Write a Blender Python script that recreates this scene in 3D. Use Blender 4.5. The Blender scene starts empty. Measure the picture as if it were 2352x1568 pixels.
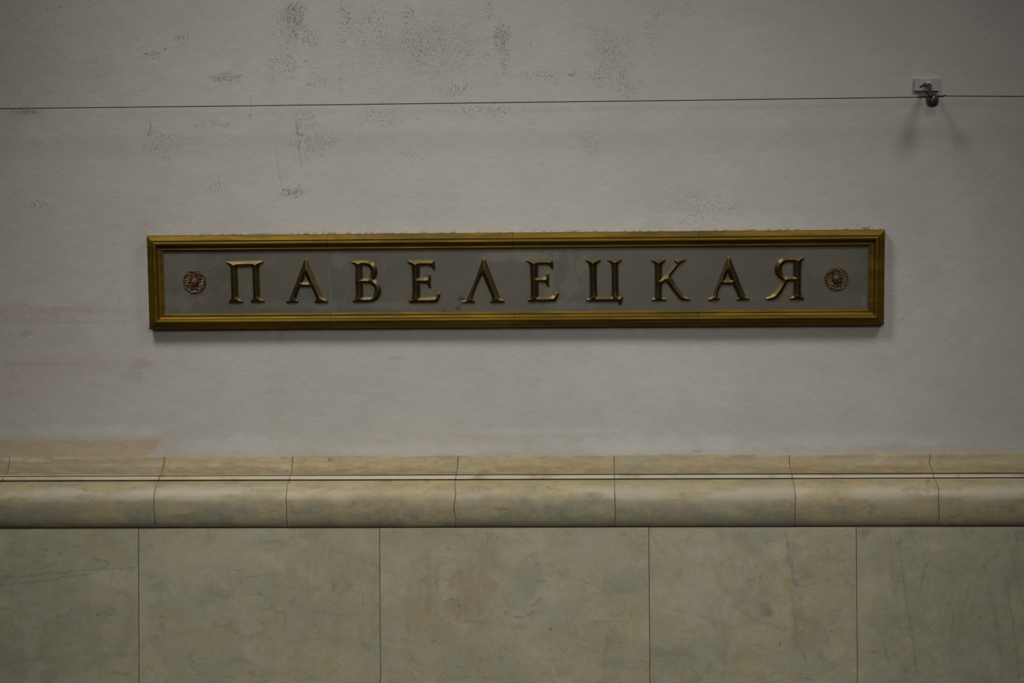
import bpy, math, random
import numpy as np
from mathutils import Matrix, Vector
from mathutils.geometry import delaunay_2d_cdt

C = bpy.context.scene.collection
S = bpy.context.scene

# ------------------------------------------------------------------ camera
FPX = 4000.0                                     # focal length in pixels of the 2352 px frame
CAM = Vector((0.216, -6.0, 1.6))
YAW, PITCH, ROLL = math.atan(144/FPX), math.atan(54/FPX), -0.0056
RM = Matrix.Rotation(YAW, 3, 'Z') @ Matrix.Rotation(math.pi/2 + PITCH, 3, 'X') @ Matrix.Rotation(ROLL, 3, 'Z')
cd = bpy.data.cameras.new('camera')
cd.sensor_width = 36.0
cd.lens = 36.0*FPX/2352
cd.clip_start = 0.05
cam = bpy.data.objects.new('camera', cd)
C.objects.link(cam)
cam.matrix_world = Matrix.Translation(CAM) @ RM.to_4x4()
S.camera = cam

# ------------------------------------------------------------------ world, lamps, exposure
W = bpy.data.worlds.new('world')
S.world = W
W.use_nodes = True
wn = W.node_tree.nodes
wl = W.node_tree.links
bg = wn['Background']
tc = wn.new('ShaderNodeTexCoord')
sx = wn.new('ShaderNodeSeparateXYZ')
wl.new(tc.outputs['Generated'], sx.inputs[0])
wr = wn.new('ShaderNodeValToRGB')                 # hall: dark track pit below, lit vault above
wr.color_ramp.elements[0].position = 0.30
wr.color_ramp.elements[0].color = (0.010, 0.009, 0.007, 1)
wr.color_ramp.elements[1].position = 0.85
wr.color_ramp.elements[1].color = (0.52, 0.50, 0.46, 1)
e = wr.color_ramp.elements.new(0.5)
e.color = (0.075, 0.072, 0.066, 1)
mp = wn.new('ShaderNodeMapRange')
mp.inputs['From Min'].default_value = -1
mp.inputs['From Max'].default_value = 1
wl.new(sx.outputs['Z'], mp.inputs['Value'])
wl.new(mp.outputs[0], wr.inputs[0])
wl.new(wr.outputs[0], bg.inputs[0])
bg.inputs[1].default_value = 0.50

def lamp(name, loc, aim, power, radius, cone, col=(1.0, 0.975, 0.945)):
    l = bpy.data.lights.new(name, 'SPOT')         # unseen spots: hall lamps left and right, plus an added frontal fill
    l.shadow_soft_size = radius
    l.energy = power
    l.color = col
    l.spot_size = math.radians(cone)
    l.spot_blend = 1.0  # soft cones stand in for the darkening towards the frame's edges
    o = bpy.data.objects.new(name, l)
    C.objects.link(o)
    o.location = loc
    o.rotation_euler = (Vector(aim)-Vector(loc)).to_track_quat('-Z', 'Y').to_euler()
    return o
lamp('unseen_lamp', (-1.7, -3.1, 5.3), (-0.12, 0, 0.60), 1680, 0.72, 62)
lamp('unseen_lamp', (2.7, -3.1, 5.3), (0.00, 0, 0.58), 900, 0.80, 58)
lamp('unseen_lamp', (0.3, -6.8, 2.9), (0.08, 0, 0.90), 1420, 0.80, 41)  # added fill from the camera side, brightens the lower wall

vs = S.view_settings
vs.view_transform = 'Standard'
vs.look = 'None'
vs.gamma = 1
vs.use_curve_mapping = False
vs.exposure = -1.96

# ------------------------------------------------------------------ where things stand
def ray(px, py):
    return RM @ Vector(((px-1176)/FPX, -(py-784)/FPX, -1.0))
def on_y(px, py, y):                              # point of a plane parallel to the wall
    d = ray(px, py)
    return CAM + d*((y-CAM.y)/d.y)
PL_Y = 0.13                                       # foot of the plaster, behind the dado face (y = 0)
Z_TOP = on_y(1176, 1047, PL_Y).z                  # top of the stone moulding
LEAN = math.radians(6.5)                          # the plaster leans out over the track as it rises
EX, EZ = Vector((1, 0, 0)), Vector((0, -math.sin(LEAN), math.cos(LEAN)))
EN = Vector((0, -math.cos(LEAN), -math.sin(LEAN)))
O0 = Vector((0, PL_Y, Z_TOP))
def uv_at(px, py, h=0.0):                         # plaster coordinates of a point h in front of the plaster
    d = ray(px, py)
    t = (h - (CAM-O0).dot(EN))/d.dot(EN)
    q = CAM + d*t - O0
    return q.dot(EX), q.dot(EZ)
def P(u, v, h):
    return O0 + EX*u + EZ*v + EN*h

def np_project(X, Y, Z):                          # photo pixels of wall points, used to place stains
    M = np.array(RM)
    q = np.stack([X-CAM.x, Y-CAM.y, Z-CAM.z], -1) @ M
    return 1176 + FPX*q[..., 0]/-q[..., 2], 784 - FPX*q[..., 1]/-q[..., 2]

# ------------------------------------------------------------------ helpers
def link(name, me, mats=None, parent=None):
    o = bpy.data.objects.new(name, me)
    C.objects.link(o)
    if mats:
        for m in (mats if isinstance(mats, (list, tuple)) else [mats]):
            me.materials.append(m)
    if parent:
        o.parent = parent
    return o
def raw(name, verts, faces, mat, parent=None, smooth=False):
    me = bpy.data.meshes.new(name)
    me.from_pydata([tuple(v) for v in verts], [], [tuple(f) for f in faces])
    if smooth:
        me.polygons.foreach_set('use_smooth', [True]*len(me.polygons))
    me.update()
    return link(name, me, mat, parent)
def thing(name, loc, label, cat, group=None, mat=None):
    o = bpy.data.objects.new(name, None)
    C.objects.link(o)
    if mat is not None:
        o.matrix_world = mat
    else:
        o.location = loc
    o['label'] = label
    o['category'] = cat
    if group:
        o['group'] = group
    return o

class Acc:
    """collects pieces (vertex grids) of one mesh with float attributes"""
    def __init__(s):
        s.v, s.f, s.n, s.at = [], [], 0, {}
    def grid(s, X, Y, Z, attrs=None, flip=False):
        r, c = X.shape
        s.v.append(np.stack([X, Y, Z], -1).reshape(-1, 3))
        i = np.arange((r-1)*(c-1))
        a = (i//(c-1))*c + i % (c-1) + s.n
        q = np.stack([a, a+1, a+1+c, a+c], -1)
        if flip:
            q = q[:, ::-1]
        s.f.append(q)
        s.n += r*c
        for k, val in (attrs or {}).items():
            s.at.setdefault(k, []).append(np.broadcast_to(val, X.shape).reshape(-1).astype(np.float32))
    def build(s, name, mat, parent=None, smooth=True):
        V = np.concatenate(s.v).astype(np.float32)
        F = np.concatenate(s.f).astype(np.int32)
        me = bpy.data.meshes.new(name)
        me.vertices.add(len(V))
        me.vertices.foreach_set('co', V.ravel())
        me.loops.add(F.size)
        me.loops.foreach_set('vertex_index', F.ravel())
        me.polygons.add(len(F))
        me.polygons.foreach_set('loop_start', np.arange(0, F.size, 4, dtype=np.int32))
        me.polygons.foreach_set('use_smooth', np.full(len(F), smooth, dtype=bool))
        me.update(calc_edges=True)
        for k, l in s.at.items():
            a = me.attributes.new(k, 'FLOAT', 'POINT')
            a.data.foreach_set('value', np.concatenate(l))
        me.validate()
        return link(name, me, mat, parent)

def hashn(ix, iy, seed):
    h = (ix.astype(np.int64)*374761393 + iy.astype(np.int64)*668265263 + seed*974634777) & 0xffffffff
    h = ((h ^ (h >> 13))*1274126177) & 0xffffffff
    return ((h ^ (h >> 16)) & 0xffffff)/float(0xffffff)
def vn(x, y, seed=0):
    ix, iy = np.floor(x), np.floor(y)
    fx, fy = x-ix, y-iy
    fx, fy = fx*fx*(3-2*fx), fy*fy*(3-2*fy)
    a, b = hashn(ix, iy, seed), hashn(ix+1, iy, seed)
    c, d = hashn(ix, iy+1, seed), hashn(ix+1, iy+1, seed)
    return (a*(1-fx)+b*fx)*(1-fy) + (c*(1-fx)+d*fx)*fy
def fbm(x, y, seed=0, oct=4):
    t, a, n = 0, 0.5, 0
    for k in range(oct):
        t = t + a*vn(x*2**k, y*2**k, seed+k*17)
        n += a
        a *= 0.55
    return t/n
def sst(a, b, x):
    t = np.clip((x-a)/(b-a), 0, 1)
    return t*t*(3-2*t)

class Marks:
    """stains, scratches and pits with their own places on a wall (fx, fy: photo pixels of its points)"""
    def __init__(s, fx, fy):
        s.x, s.y, s.L = fx, fy, {}
    def lay(s, k):
        if k not in s.L:
            s.L[k] = np.zeros(s.x.shape)
        return s.L[k]
    def blob(s, k, cx, cy, rx, ry, st, rag=0.5, sc=20, seed=0):
        L = s.lay(k)
        m = (abs(s.x-cx) < rx*2.2) & (abs(s.y-cy) < ry*2.2)
        if not m.any():
            return
        x, y = s.x[m], s.y[m]
        d = np.hypot((x-cx)/rx, (y-cy)/ry) + rag*(fbm(x/sc, y/sc, seed+int(cx)+int(cy), 3)-0.5)*2
        L[m] = np.maximum(L[m], st*(1-sst(0.35, 1.25, d)))
    def line(s, k, pts, w, st, breakup=0.5, seed=3, wob=2.8):
        L = s.lay(k)
        for (x0, y0), (x1, y1) in zip(pts[:-1], pts[1:]):
            m = (s.x > min(x0, x1)-6*w-wob*2) & (s.x < max(x0, x1)+6*w+wob*2) & (s.y > min(y0, y1)-6*w-wob*2) & (s.y < max(y0, y1)+6*w+wob*2)
            if not m.any():
                continue
            x = s.x[m] + wob*(vn(s.x[m]/7, s.y[m]/7, seed)-0.5)*2
            y = s.y[m] + wob*(vn(s.x[m]/7, s.y[m]/7, seed+5)-0.5)*2
            dx, dy = x1-x0, y1-y0
            t = np.clip(((x-x0)*dx+(y-y0)*dy)/(dx*dx+dy*dy+1e-9), 0, 1)
            d = np.hypot(x-x0-t*dx, y-y0-t*dy)
            v = np.exp(-(d/w)**2)*(1-breakup*sst(0.35, 0.7, vn(x/9+seed, y/9, seed+9)))
            L[m] = np.maximum(L[m], 0.84*st*v)

def axis(a, b, step, ext, n=14):
    """fine steps between a and b, growing steps out to ext on each side"""
    mid = np.linspace(a, b, max(2, int(round((b-a)/step))+1))
    g = np.linspace(0, 1, n+1)[1:]**2.2*ext
    return np.concatenate([a-g[::-1], mid, b+g])

# ------------------------------------------------------------------ materials
class NT:
    def __init__(s, name):
        s.m = bpy.data.materials.new(name)
        s.m.use_nodes = True
        s.t = s.m.node_tree
        s.b = s.t.nodes['Principled BSDF']
        s.geo = s.t.nodes.new('ShaderNodeTexCoord').outputs['Object']
    def n(s, ty, **kw):
        o = s.t.nodes.new(ty)
        for k, v in kw.items():
            setattr(o, k, v)
        return o
    def l(s, a, b):
        s.t.links.new(a, b)
    def setin(s, inp, v):
        if isinstance(v, bpy.types.NodeSocket):
            s.l(v, inp)
        else:
            inp.default_value = v
    def noise(s, scale, detail=4, rough=0.55, vec=None, dist=0.0, stretch=None):
        v = vec if vec is not None else s.geo
        if stretch:
            mpn = s.n('ShaderNodeMapping')
            mpn.inputs['Scale'].default_value = stretch
            s.l(v, mpn.inputs[0])
            v = mpn.outputs[0]
        o = s.n('ShaderNodeTexNoise')
        o.inputs['Scale'].default_value = scale
        o.inputs['Detail'].default_value = detail
        o.inputs['Roughness'].default_value = rough
        o.inputs['Distortion'].default_value = dist
        s.l(v, o.inputs['Vector'])
        return o.outputs['Fac']
    def ramp(s, fac, a, b, lo=0.0, hi=1.0):
        o = s.n('ShaderNodeMapRange')
        o.interpolation_type = 'SMOOTHSTEP'
        o.inputs['From Min'].default_value = a
        o.inputs['From Max'].default_value = b
        o.inputs['To Min'].default_value = lo
        o.inputs['To Max'].default_value = hi
        s.l(fac, o.inputs['Value'])
        return o.outputs[0]
    def mix(s, fac, a, b, mode='MIX'):
        o = s.n('ShaderNodeMix', data_type='RGBA', blend_type=mode)
        s.setin(o.inputs[0], fac)
        for i, v in ((6, a), (7, b)):
            if isinstance(v, tuple):
                v = tuple(v) + ((1,) if len(v) == 3 else ())
            s.setin(o.inputs[i], v)
        return o.outputs[2]
    def math(s, op, a, b=0.0, clamp=False):
        o = s.n('ShaderNodeMath', operation=op, use_clamp=clamp)
        s.setin(o.inputs[0], a)
        s.setin(o.inputs[1], b)
        return o.outputs[0]
    def attr(s, k):
        return s.n('ShaderNodeAttribute', attribute_name=k).outputs['Fac']
    def bump(s, h, strength, dist, nrm=None):
        o = s.n('ShaderNodeBump')
        o.inputs['Strength'].default_value = strength
        o.inputs['Distance'].default_value = dist
        s.l(h, o.inputs['Height'])
        if nrm is not None:
            s.l(nrm, o.inputs['Normal'])
        return o.outputs[0]
    def done(s, col, rough, metal=0.0, nrm=None, spec=0.5):
        s.setin(s.b.inputs['Base Color'], col if not isinstance(col, tuple) else tuple(col)+(1,))
        s.setin(s.b.inputs['Roughness'], rough)
        s.setin(s.b.inputs['Metallic'], metal)
        s.b.inputs['Specular IOR Level'].default_value = spec
        if nrm is not None:
            s.l(nrm, s.b.inputs['Normal'])
        return s.m

def mat_plaster():
    t = NT('painted_plaster')
    base = t.mix(t.ramp(t.noise(1.6, 5, 0.6), 0.35, 0.65), (0.575, 0.553, 0.505), (0.625, 0.598, 0.545))
    base = t.mix(t.ramp(t.noise(9, 5, 0.6), 0.42, 0.7, 0, 0.45), base, (0.535, 0.520, 0.445))
    base = t.mix(t.ramp(t.noise(14, 4, 0.6), 0.55, 0.75, 0, 0.35), base, (0.60, 0.555, 0.53))
    g = t.noise(420, 3, 0.6)
    base = t.mix(t.ramp(g, 0.30, 0.62, 0.75, 0.0), base, (0.50, 0.478, 0.425))
    # broad tints that belong to the paint
    base = t.mix(t.math('MULTIPLY', t.attr('pink'), t.ramp(t.noise(38, 6, 0.7), 0.36, 0.62, 0.25, 0.85)), base, (0.53, 0.43, 0.365))
    base = t.mix(t.attr('tan'), base, t.mix(t.ramp(t.noise(26, 5, 0.65, stretch=(1, 1, 5)), 0.35, 0.7), (0.60, 0.465, 0.29), (0.49, 0.425, 0.31)))
    base = t.mix(t.attr('white'), base, (0.67, 0.645, 0.615))
    grime = t.math('MULTIPLY', t.attr('grime'), t.ramp(t.noise(60, 6, 0.7), 0.3, 0.6, 0.35, 1.0))  # also carries the shadow painted round the sign
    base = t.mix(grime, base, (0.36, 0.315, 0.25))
    # pitted patches
    pn = t.noise(230, 2, 0.5, stretch=(1, 1, 0.55))
    pit = t.math('MULTIPLY', t.attr('pit'), t.ramp(pn, 0.55, 0.66))
    base = t.mix(pit, base, (0.26, 0.225, 0.17))
    pn2 = t.noise(150, 1, 0.4)
    rare = t.ramp(pn2, 0.80, 0.85)
    base = t.mix(rare, base, (0.30, 0.27, 0.22))
    base = t.mix(t.attr('dark'), base, (0.13, 0.115, 0.095))
    h = t.math('ADD', t.math('MULTIPLY', g, 0.30), t.math('MULTIPLY', t.noise(95, 4, 0.6), 0.8))
    h = t.math('SUBTRACT', h, t.math('MULTIPLY', pit, 0.9))
    h = t.math('SUBTRACT', h, t.math('MULTIPLY', t.math('MAXIMUM', rare, t.attr('dark')), 0.9))
    return t.done(base, 0.66, 0, t.bump(h, 0.75, 0.0018), 0.25)

def mat_marble(name, warm):
    t = NT(name)
    tone = t.attr('tone')
    cb = t.n('ShaderNodeCombineXYZ')
    t.l(t.math('MULTIPLY', tone, 37.0), cb.inputs[0])
    t.l(t.math('MULTIPLY', tone, 11.0), cb.inputs[2])
    va = t.n('ShaderNodeVectorMath', operation='ADD')
    t.l(t.geo, va.inputs[0])
    t.l(cb.outputs[0], va.inputs[1])
    v = va.outputs[0]
    if warm:
        A, B, Y, G = (0.50, 0.405, 0.215), (0.425, 0.388, 0.24), (0.50, 0.365, 0.17), (0.29, 0.275, 0.185)
    else:
        A, B, Y, G = (0.47, 0.428, 0.285), (0.395, 0.380, 0.275), (0.45, 0.375, 0.175), (0.295, 0.290, 0.205)
    c = t.mix(t.ramp(t.noise(4.5, 6, 0.62, v, 0.5), 0.38, 0.62), A, B)
    c = t.mix(t.ramp(t.noise(11, 6, 0.68, v, 0.8), 0.47, 0.70, 0, 0.70), c, Y)
    c = t.mix(t.ramp(t.noise(9, 6, 0.70, v, 1.0, (1, 1, 1.8)), 0.47, 0.70, 0, 0.66), c, G)
    c = t.mix(t.ramp(t.noise(55, 5, 0.7, v), 0.56, 0.78, 0, 0.45), c, (0.29, 0.265, 0.18))
    c = t.mix(t.ramp(t.noise(7, 4, 0.6, v, 0.4), 0.50, 0.70, 0, 0.55), c, tuple(min(1, k*1.20) for k in (A[0], A[1], A[2]*1.12)))
    c = t.mix(t.ramp(t.noise(150, 4, 0.7, v), 0.36, 0.64, 0.24, 0), c, (0.20, 0.19, 0.125))
    c = t.mix(t.ramp(t.noise(90, 4, 0.7, v, 0.4), 0.52, 0.70, 0, 0.30), c, tuple(min(1, k*1.3) for k in A))
    c = t.mix(t.ramp(t.noise(24, 4, 0.62, v, 0.6), 0.56, 0.70, 0, 0.38), c, (0.36, 0.315, 0.12) if not warm else (0.44, 0.31, 0.13))
    # thin veins: narrow band of a distorted noise
    vnz = t.noise(3.4, 2.2, 0.5, v, 0.5, (1, 1, 0.8))
    band = t.math('ABSOLUTE', t.math('SUBTRACT', vnz, 0.5))
    vein = t.math('MULTIPLY', t.ramp(band, 0.0, 0.012, 1, 0), t.ramp(t.noise(9, 4, 0.6, v), 0.48, 0.66, 0, 0.34))
    c = t.mix(vein, c, (0.22, 0.20, 0.13))
    c = t.mix(t.math('MULTIPLY', t.attr('rust'), t.ramp(t.noise(34, 5, 0.7, v, 0.0, (0.5, 1, 2.2) if warm else (1.6, 1, 0.5)), 0.32, 0.60, 0.35, 1.0)), c, (0.275, 0.195, 0.098) if warm else (0.315, 0.250, 0.145))
    c = t.mix(t.math('MULTIPLY', t.attr('grey'), t.ramp(t.noise(40, 5, 0.7, v), 0.30, 0.62, 0.3, 1.0)), c, (0.225, 0.225, 0.18))
    c = t.mix(t.attr('pale'), c, (0.62, 0.56, 0.42) if warm else (0.50, 0.47, 0.37))
    c = t.mix(t.ramp(t.noise(130, 2, 0.5, v), 0.73, 0.80, 0, 0.6), c, (0.17, 0.145, 0.095))
    c = t.mix(t.attr('dark'), c, (0.105, 0.095, 0.065))
    c = t.mix(t.ramp(tone, 0, 1, 0.0, 0.16), c, (0.30, 0.30, 0.23))
    rg = t.ramp(t.noise(20, 4, 0.6, v), 0.3, 0.7, 0.42 if warm else 0.42, 0.58)
    h = t.math('SUBTRACT', t.noise(70, 5, 0.6, v), t.math('MULTIPLY', t.attr('dark'), 0.8))
    return t.done(c, rg, 0, t.bump(h, 0.22, 0.0010), 0.36)

def mat_plain(name, col, rough, metal=0.0, var=0.25, sc=40, bump=0.15, spec=0.5):
    t = NT(name)
    c = t.mix(t.ramp(t.noise(sc, 5, 0.65), 0.35, 0.68), tuple(col), tuple(k*(1-var) for k in col))
    return t.done(c, rough, metal, t.bump(t.noise(sc*5, 3, 0.6), bump, 0.0006), spec)

def mat_brass(name, a, b, red, rough, st=(0.12, 1, 1), grime=0.5, metal=0.85, bmp=0.14):
    """old brass: base a, duller b, reddish tarnish, olive grime"""
    t = NT(name)
    rnd = t.n('ShaderNodeObjectInfo').outputs['Random']
    c = t.mix(t.ramp(t.noise(30, 5, 0.65, stretch=st), 0.35, 0.65), a, b)
    c = t.mix(t.ramp(t.noise(17, 5, 0.7, stretch=(0.35, 1, 1.6)), 0.50, 0.68, 0, 0.75), c, red)
    c = t.mix(t.ramp(t.noise(75, 5, 0.7, stretch=(0.3, 1, 1)), 0.52, 0.80, 0, grime), c, tuple(k*0.30 for k in b))
    c = t.mix(t.ramp(rnd, 0, 1, 0, 0.30), c, b)
    r = t.ramp(t.noise(60, 4, 0.6, stretch=st), 0.3, 0.7, rough-0.02, rough+0.09)
    return t.done(c, r, metal, t.bump(t.noise(260, 3, 0.6, stretch=st), bmp, 0.0006), 0.5)

M_PLASTER = mat_plaster()
M_SLAB = mat_marble('dado_marble', False)
M_MOULD = mat_marble('moulding_marble', True)
M_GAP = mat_plain('joint_mortar', (0.15, 0.115, 0.07), 0.9, 0, 0.4, 60)
M_RAIL = mat_brass('tarnished_brass', (0.235, 0.140, 0.007), (0.115, 0.074, 0.007), (0.165, 0.070, 0.010), 0.50, (0.10, 1, 1), 0.6, 0.72)
M_LETTER = mat_brass('letter_bronze', (0.245, 0.178, 0.075), (0.150, 0.115, 0.048), (0.20, 0.115, 0.060), 0.37, (1, 1, 1), 0.3, 0.98, 0.04)
M_ROSE = mat_brass('rosette_bronze', (0.19, 0.130, 0.068), (0.120, 0.092, 0.046), (0.165, 0.088, 0.052), 0.36, (1, 1, 1), 0.5, 0.8, 0.04)
M_WIRE = mat_plain('blackened_wire', (0.060, 0.045, 0.034), 0.55, 0.3, 0.4, 80)
M_IRON = mat_plain('dirty_iron', (0.050, 0.042, 0.034), 0.5, 0.2, 0.4, 120, 0.4)
M_KNOB = mat_plain('glazed_insulator', (0.075, 0.064, 0.052), 0.30, 0.0, 0.55, 60, 0.2, 0.6)
M_PAINT = mat_plain('overpainted_metal', (0.52, 0.495, 0.45), 0.55, 0, 0.22, 70, 0.4)
M_CHALK = mat_plain('white_paint_blob', (0.66, 0.65, 0.60), 0.6, 0, 0.15, 150, 0.5)

def mat_plate():
    t = NT('aged_grey_plate')
    c = t.mix(t.ramp(t.noise(5, 5, 0.6), 0.36, 0.64), (0.122, 0.110, 0.078), (0.102, 0.097, 0.075))
    c = t.mix(t.ramp(t.noise(15, 5, 0.65), 0.5, 0.72, 0, 0.6), c, (0.150, 0.120, 0.093))
    c = t.mix(t.ramp(t.noise(22, 5, 0.65), 0.52, 0.75, 0, 0.5), c, (0.118, 0.124, 0.090))
    c = t.mix(t.ramp(t.noise(48, 4, 0.6, stretch=(1, 1, 0.4)), 0.62, 0.8, 0, 0.5), c, (0.22, 0.215, 0.19))
    c = t.mix(t.ramp(t.noise(260, 2, 0.5), 0.3, 0.7, 0.3, 0), c, (0.10, 0.095, 0.08))
    c = t.mix(t.attr('pale'), c, (0.25, 0.24, 0.205))
    c = t.mix(t.attr('rust'), c, (0.155, 0.105, 0.07))
    c = t.mix(t.attr('dark'), c, (0.035, 0.028, 0.018))
    return t.done(c, t.ramp(t.noise(30, 4, 0.6), 0.3, 0.7, 0.40, 0.52), 0.0, t.bump(t.noise(180, 3, 0.6), 0.15, 0.0006), 0.45)
M_PLATE = mat_plate()

# ------------------------------------------------------------------ plaster wall
def build_plaster():
    u = axis(-1.80, 1.92, 0.0030, 2.6)
    v = np.concatenate([np.linspace(-0.02, 1.70, 574), 1.70 + np.linspace(0, 1, 13)[1:]**1.5*0.9])
    U, V = np.meshgrid(u, v)
    X = U
    Y = PL_Y - math.sin(LEAN)*V
    Z = Z_TOP + math.cos(LEAN)*V
    fx, fy = np_project(X, Y, Z)
    m = Marks(fx, fy)
    for k in ('pit', 'pink', 'tan', 'white', 'grime', 'dark'):
        m.lay(k)
    # pitted patches
    for a in [(60,150,110,170,.2), (675,40,26,60,.9), (706,82,34,26,.8), (790,45,22,60,.7), (352,126,22,10,.9), (332,124,7,5,1), (415,92,20,12,.7),
              (520,178,42,18,.9), (150,150,130,90,.2), (650,150,45,40,.6), (1000,110,160,90,.45), (1152,95,22,50,1), (1158,122,14,30,.9), (958,108,45,45,.6),
              (935,40,14,40,.7), (1125,20,16,30,.6), (1050,205,50,18,.7), (1240,178,80,16,.5), (1400,130,55,80,.55), (1500,60,30,60,.4), (1440,200,30,26,.6),
              (696,300,34,60,.6), (60,256,60,8,.9), (676,442,34,14,.9), (370,330,40,40,.5), (480,285,40,12,.6), (730,330,45,35,.5), (1600,480,70,40,.45),
              (950,360,30,20,.6), (880,270,60,30,.45), (1100,250,90,26,.5), (1360,330,30,30,.5), (85,470,20,10,.7), (500,430,30,30,.5),
              (860,60,60,60,.5), (1580,20,30,14,.4), (720,170,20,30,.5), (640,60,20,60,.5), (300,60,200,80,.15), (820,150,120,60,.25)]:
        m.blob('pit', *a, rag=0.7, sc=16)
    for a in [(672,45,26,55,.45), (520,178,36,12,.35), (1152,90,18,40,.4), (676,440,30,12,.3), (60,160,90,140,.12), (1000,110,140,80,.14), (352,126,16,8,.3),
              (60,258,50,7,.5), (1400,130,50,70,.12), (912,822,22,7,.34), (1330,820,40,22,.12), (1540,640,60,40,.05)]:
        m.blob('grime', *a, rag=0.6, sc=14)
    # brown and pink veils on the left
    for a in [(120,720,210,26,.6), (60,770,150,40,.4), (120,835,240,30,.55), (330,840,46,26,.65), (60,870,160,60,.48), (110,985,150,26,.12), (220,700,120,18,.28),
              (250,560,90,70,.22), (290,640,50,90,.20), (230,880,120,70,.18), (60,560,80,120,.10), (1700,900,300,120,.06), (1000,900,260,90,.06), (600,690,10,10,.0)]:
        m.blob('pink', *a, rag=0.6, sc=46)
    for a in [(140,712,150,10,.28), (60,735,80,9,.26), (160,740,150,4,.25), (60,768,14,10,.5), (320,835,36,12,.30), (300,862,30,14,.26), (110,835,130,5,.22), (40,705,60,12,.25)]:
        m.blob('grime', *a, rag=0.8, sc=18)
    # bare stone strip over the moulding on the left, its ragged end, faint smears
    edge = 345 + (fbm(fx/25, fy/12, 5, 3)-0.5)*60 - (fy-1030)*1.1
    strip = (fy > 1011 + (fbm(fx/60, fy*0, 8, 3)-0.5)*4)*sst(12, -12, fx-edge)
    m.L['tan'] = np.maximum(m.L['tan'], strip*0.92)
    for a in [(350,1012,40,12,.5), (420,1040,90,8,.20), (600,1030,70,14,.32), (700,1040,60,9,.36), (1090,1002,60,8,.18), (820,1045,120,5,.4), (1180,1044,200,4,.4), (1750,1028,120,7,.28),
              (2050,1030,160,12,.24), (2250,1034,120,9,.34), (1500,1042,200,4,.4), (110,1000,160,9,.18), (2120,1040,240,5,.4), (60,1008,90,6,.3)]:
        m.blob('tan', *a, rag=0.6, sc=22)
    for a in [(560,1022,180,22,.55), (1000,1030,260,18,.6), (1500,1020,260,24,.6), (1950,1010,260,18,.45), (200,990,240,14,.5), (1250,990,300,10,.35), (1640,510,230,26,.35),
              (1750,620,30,10,0), (2200,600,60,160,.25), (1500,860,300,70,.22)]:
        m.blob('white', *a, rag=0.7, sc=34)
    # dirt round the sign's edge, its shadow deepened in colour below and right
    top = 541.0 - 13.0*(fx-336)/1697
    m.L['pink'] = np.maximum(m.L['pink'], 0.75*np.exp(-np.maximum(top-fy, 0)/9)*(fx > 380)*sst(1500, 1150, fx)*(fy < top+5)*sst(.25, .6, vn(fx/6, fy/5, 31)))
    m.L['dark'] = np.maximum(m.L['dark'], 0.8*np.exp(-np.maximum(top-fy, 0)/2.5)*(fx > 400)*(fx < 2033)*(fy < top+5)*sst(.5, .8, vn(fx/7, fy/3, 37)))
    m.L['dark'] = np.maximum(m.L['dark'], 0.9*(fx > 1935)*(fx < 2025)*(fy < top+2)*np.exp(-np.maximum(top-fy-2, 0)/5)*sst(.58, .75, vn(fx/3.2, fy/3.2, 41)))
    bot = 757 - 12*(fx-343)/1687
    m.L['grime'] = np.maximum(m.L['grime'], 0.8*np.exp(-np.maximum(fy-bot, 0)/9)*(fx > 338)*(fx < 2030)*(fy > bot-10)*sst(.0, .6, vn(fx/30, fy/9, 43)))  # darkens the plaster under the frame to strengthen the sign's shadow
    for a in [(344,752,10,12,.7), (330,545,30,60,.15), (2042,600,8,60,.2), (2032,540,5,12,.5), (640,770,10,5,.5), (1126,772,12,4,.5), (1650,756,10,4,.6), (1990,752,8,4,.6)]:  # tall strip right of the frame is painted side shadow, the rest dirt
        m.blob('grime', *a, rag=0.6, sc=8)
    # scratches, cracks, dents
    for pts, w, st in [([(678,272),(682,298),(687,325),(689,352),(692,380)],1.8,.7), ([(631,335),(637,372),(645,420),(651,455)],1.1,.38), ([(641,452),(660,450),(688,440),(692,420)],1.5,.45),
                       ([(574,218),(576,250),(577,277)],1.1,.5), ([(345,283),(344,300),(341,312)],1.6,.7), ([(333,333),(329,345)],1.6,.6), ([(1313,176),(1319,171),(1319,165)],3.0,.9),
                       ([(1304,172),(1312,176)],2.6,.45), ([(947,18),(949,37)],1.3,.6), ([(849,38),(852,56)],1.4,.6), ([(826,70),(828,84)],1.2,.5), ([(1160,160),(1159,175)],1.5,.5),
                       ([(517,291),(523,288)],2.4,.7), ([(704,140),(697,146)],1.6,.6), ([(706,195),(710,196)],2,.7), ([(1054,204),(1056,209)],2,.8), ([(388,788),(372,806),(366,820)],1.0,.5),
                       ([(650,764),(641,775),(637,786)],1.0,.5), ([(1128,450),(1142,451)],1.3,.35), ([(1370,345),(1366,352)],1.5,.4), ([(1246,377),(1244,380)],1.6,.5), ([(1222,92),(1219,108)],1.6,.45),
                       ([(0,398),(6,392)],1.5,.5), ([(748,330),(780,322)],1.3,.3), ([(1434,170),(1432,185)],1.5,.45), ([(988,108),(986,114)],1.8,.5), ([(135,15),(137,16)],1.8,.6), ([(378,113),(379,115)],2,.7),
                       ([(68,764),(72,768)],3,.6), ([(1592,1034),(1610,1036)],1.5,.5), ([(272,682),(276,690)],2,.5), ([(2062,740),(2080,728),(2092,724)],1.3,.35), ([(780,180),(786,215)],1.0,.3),
                       ([(746,165),(748,235)],0.9,.25), ([(600,520),(630,512)],1.0,.2), ([(168,292),(169,294)],1.6,.5), ([(188,302),(187,306)],1.4,.4)]:
        m.line('dark', pts, w, st, breakup=0.6)
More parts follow.
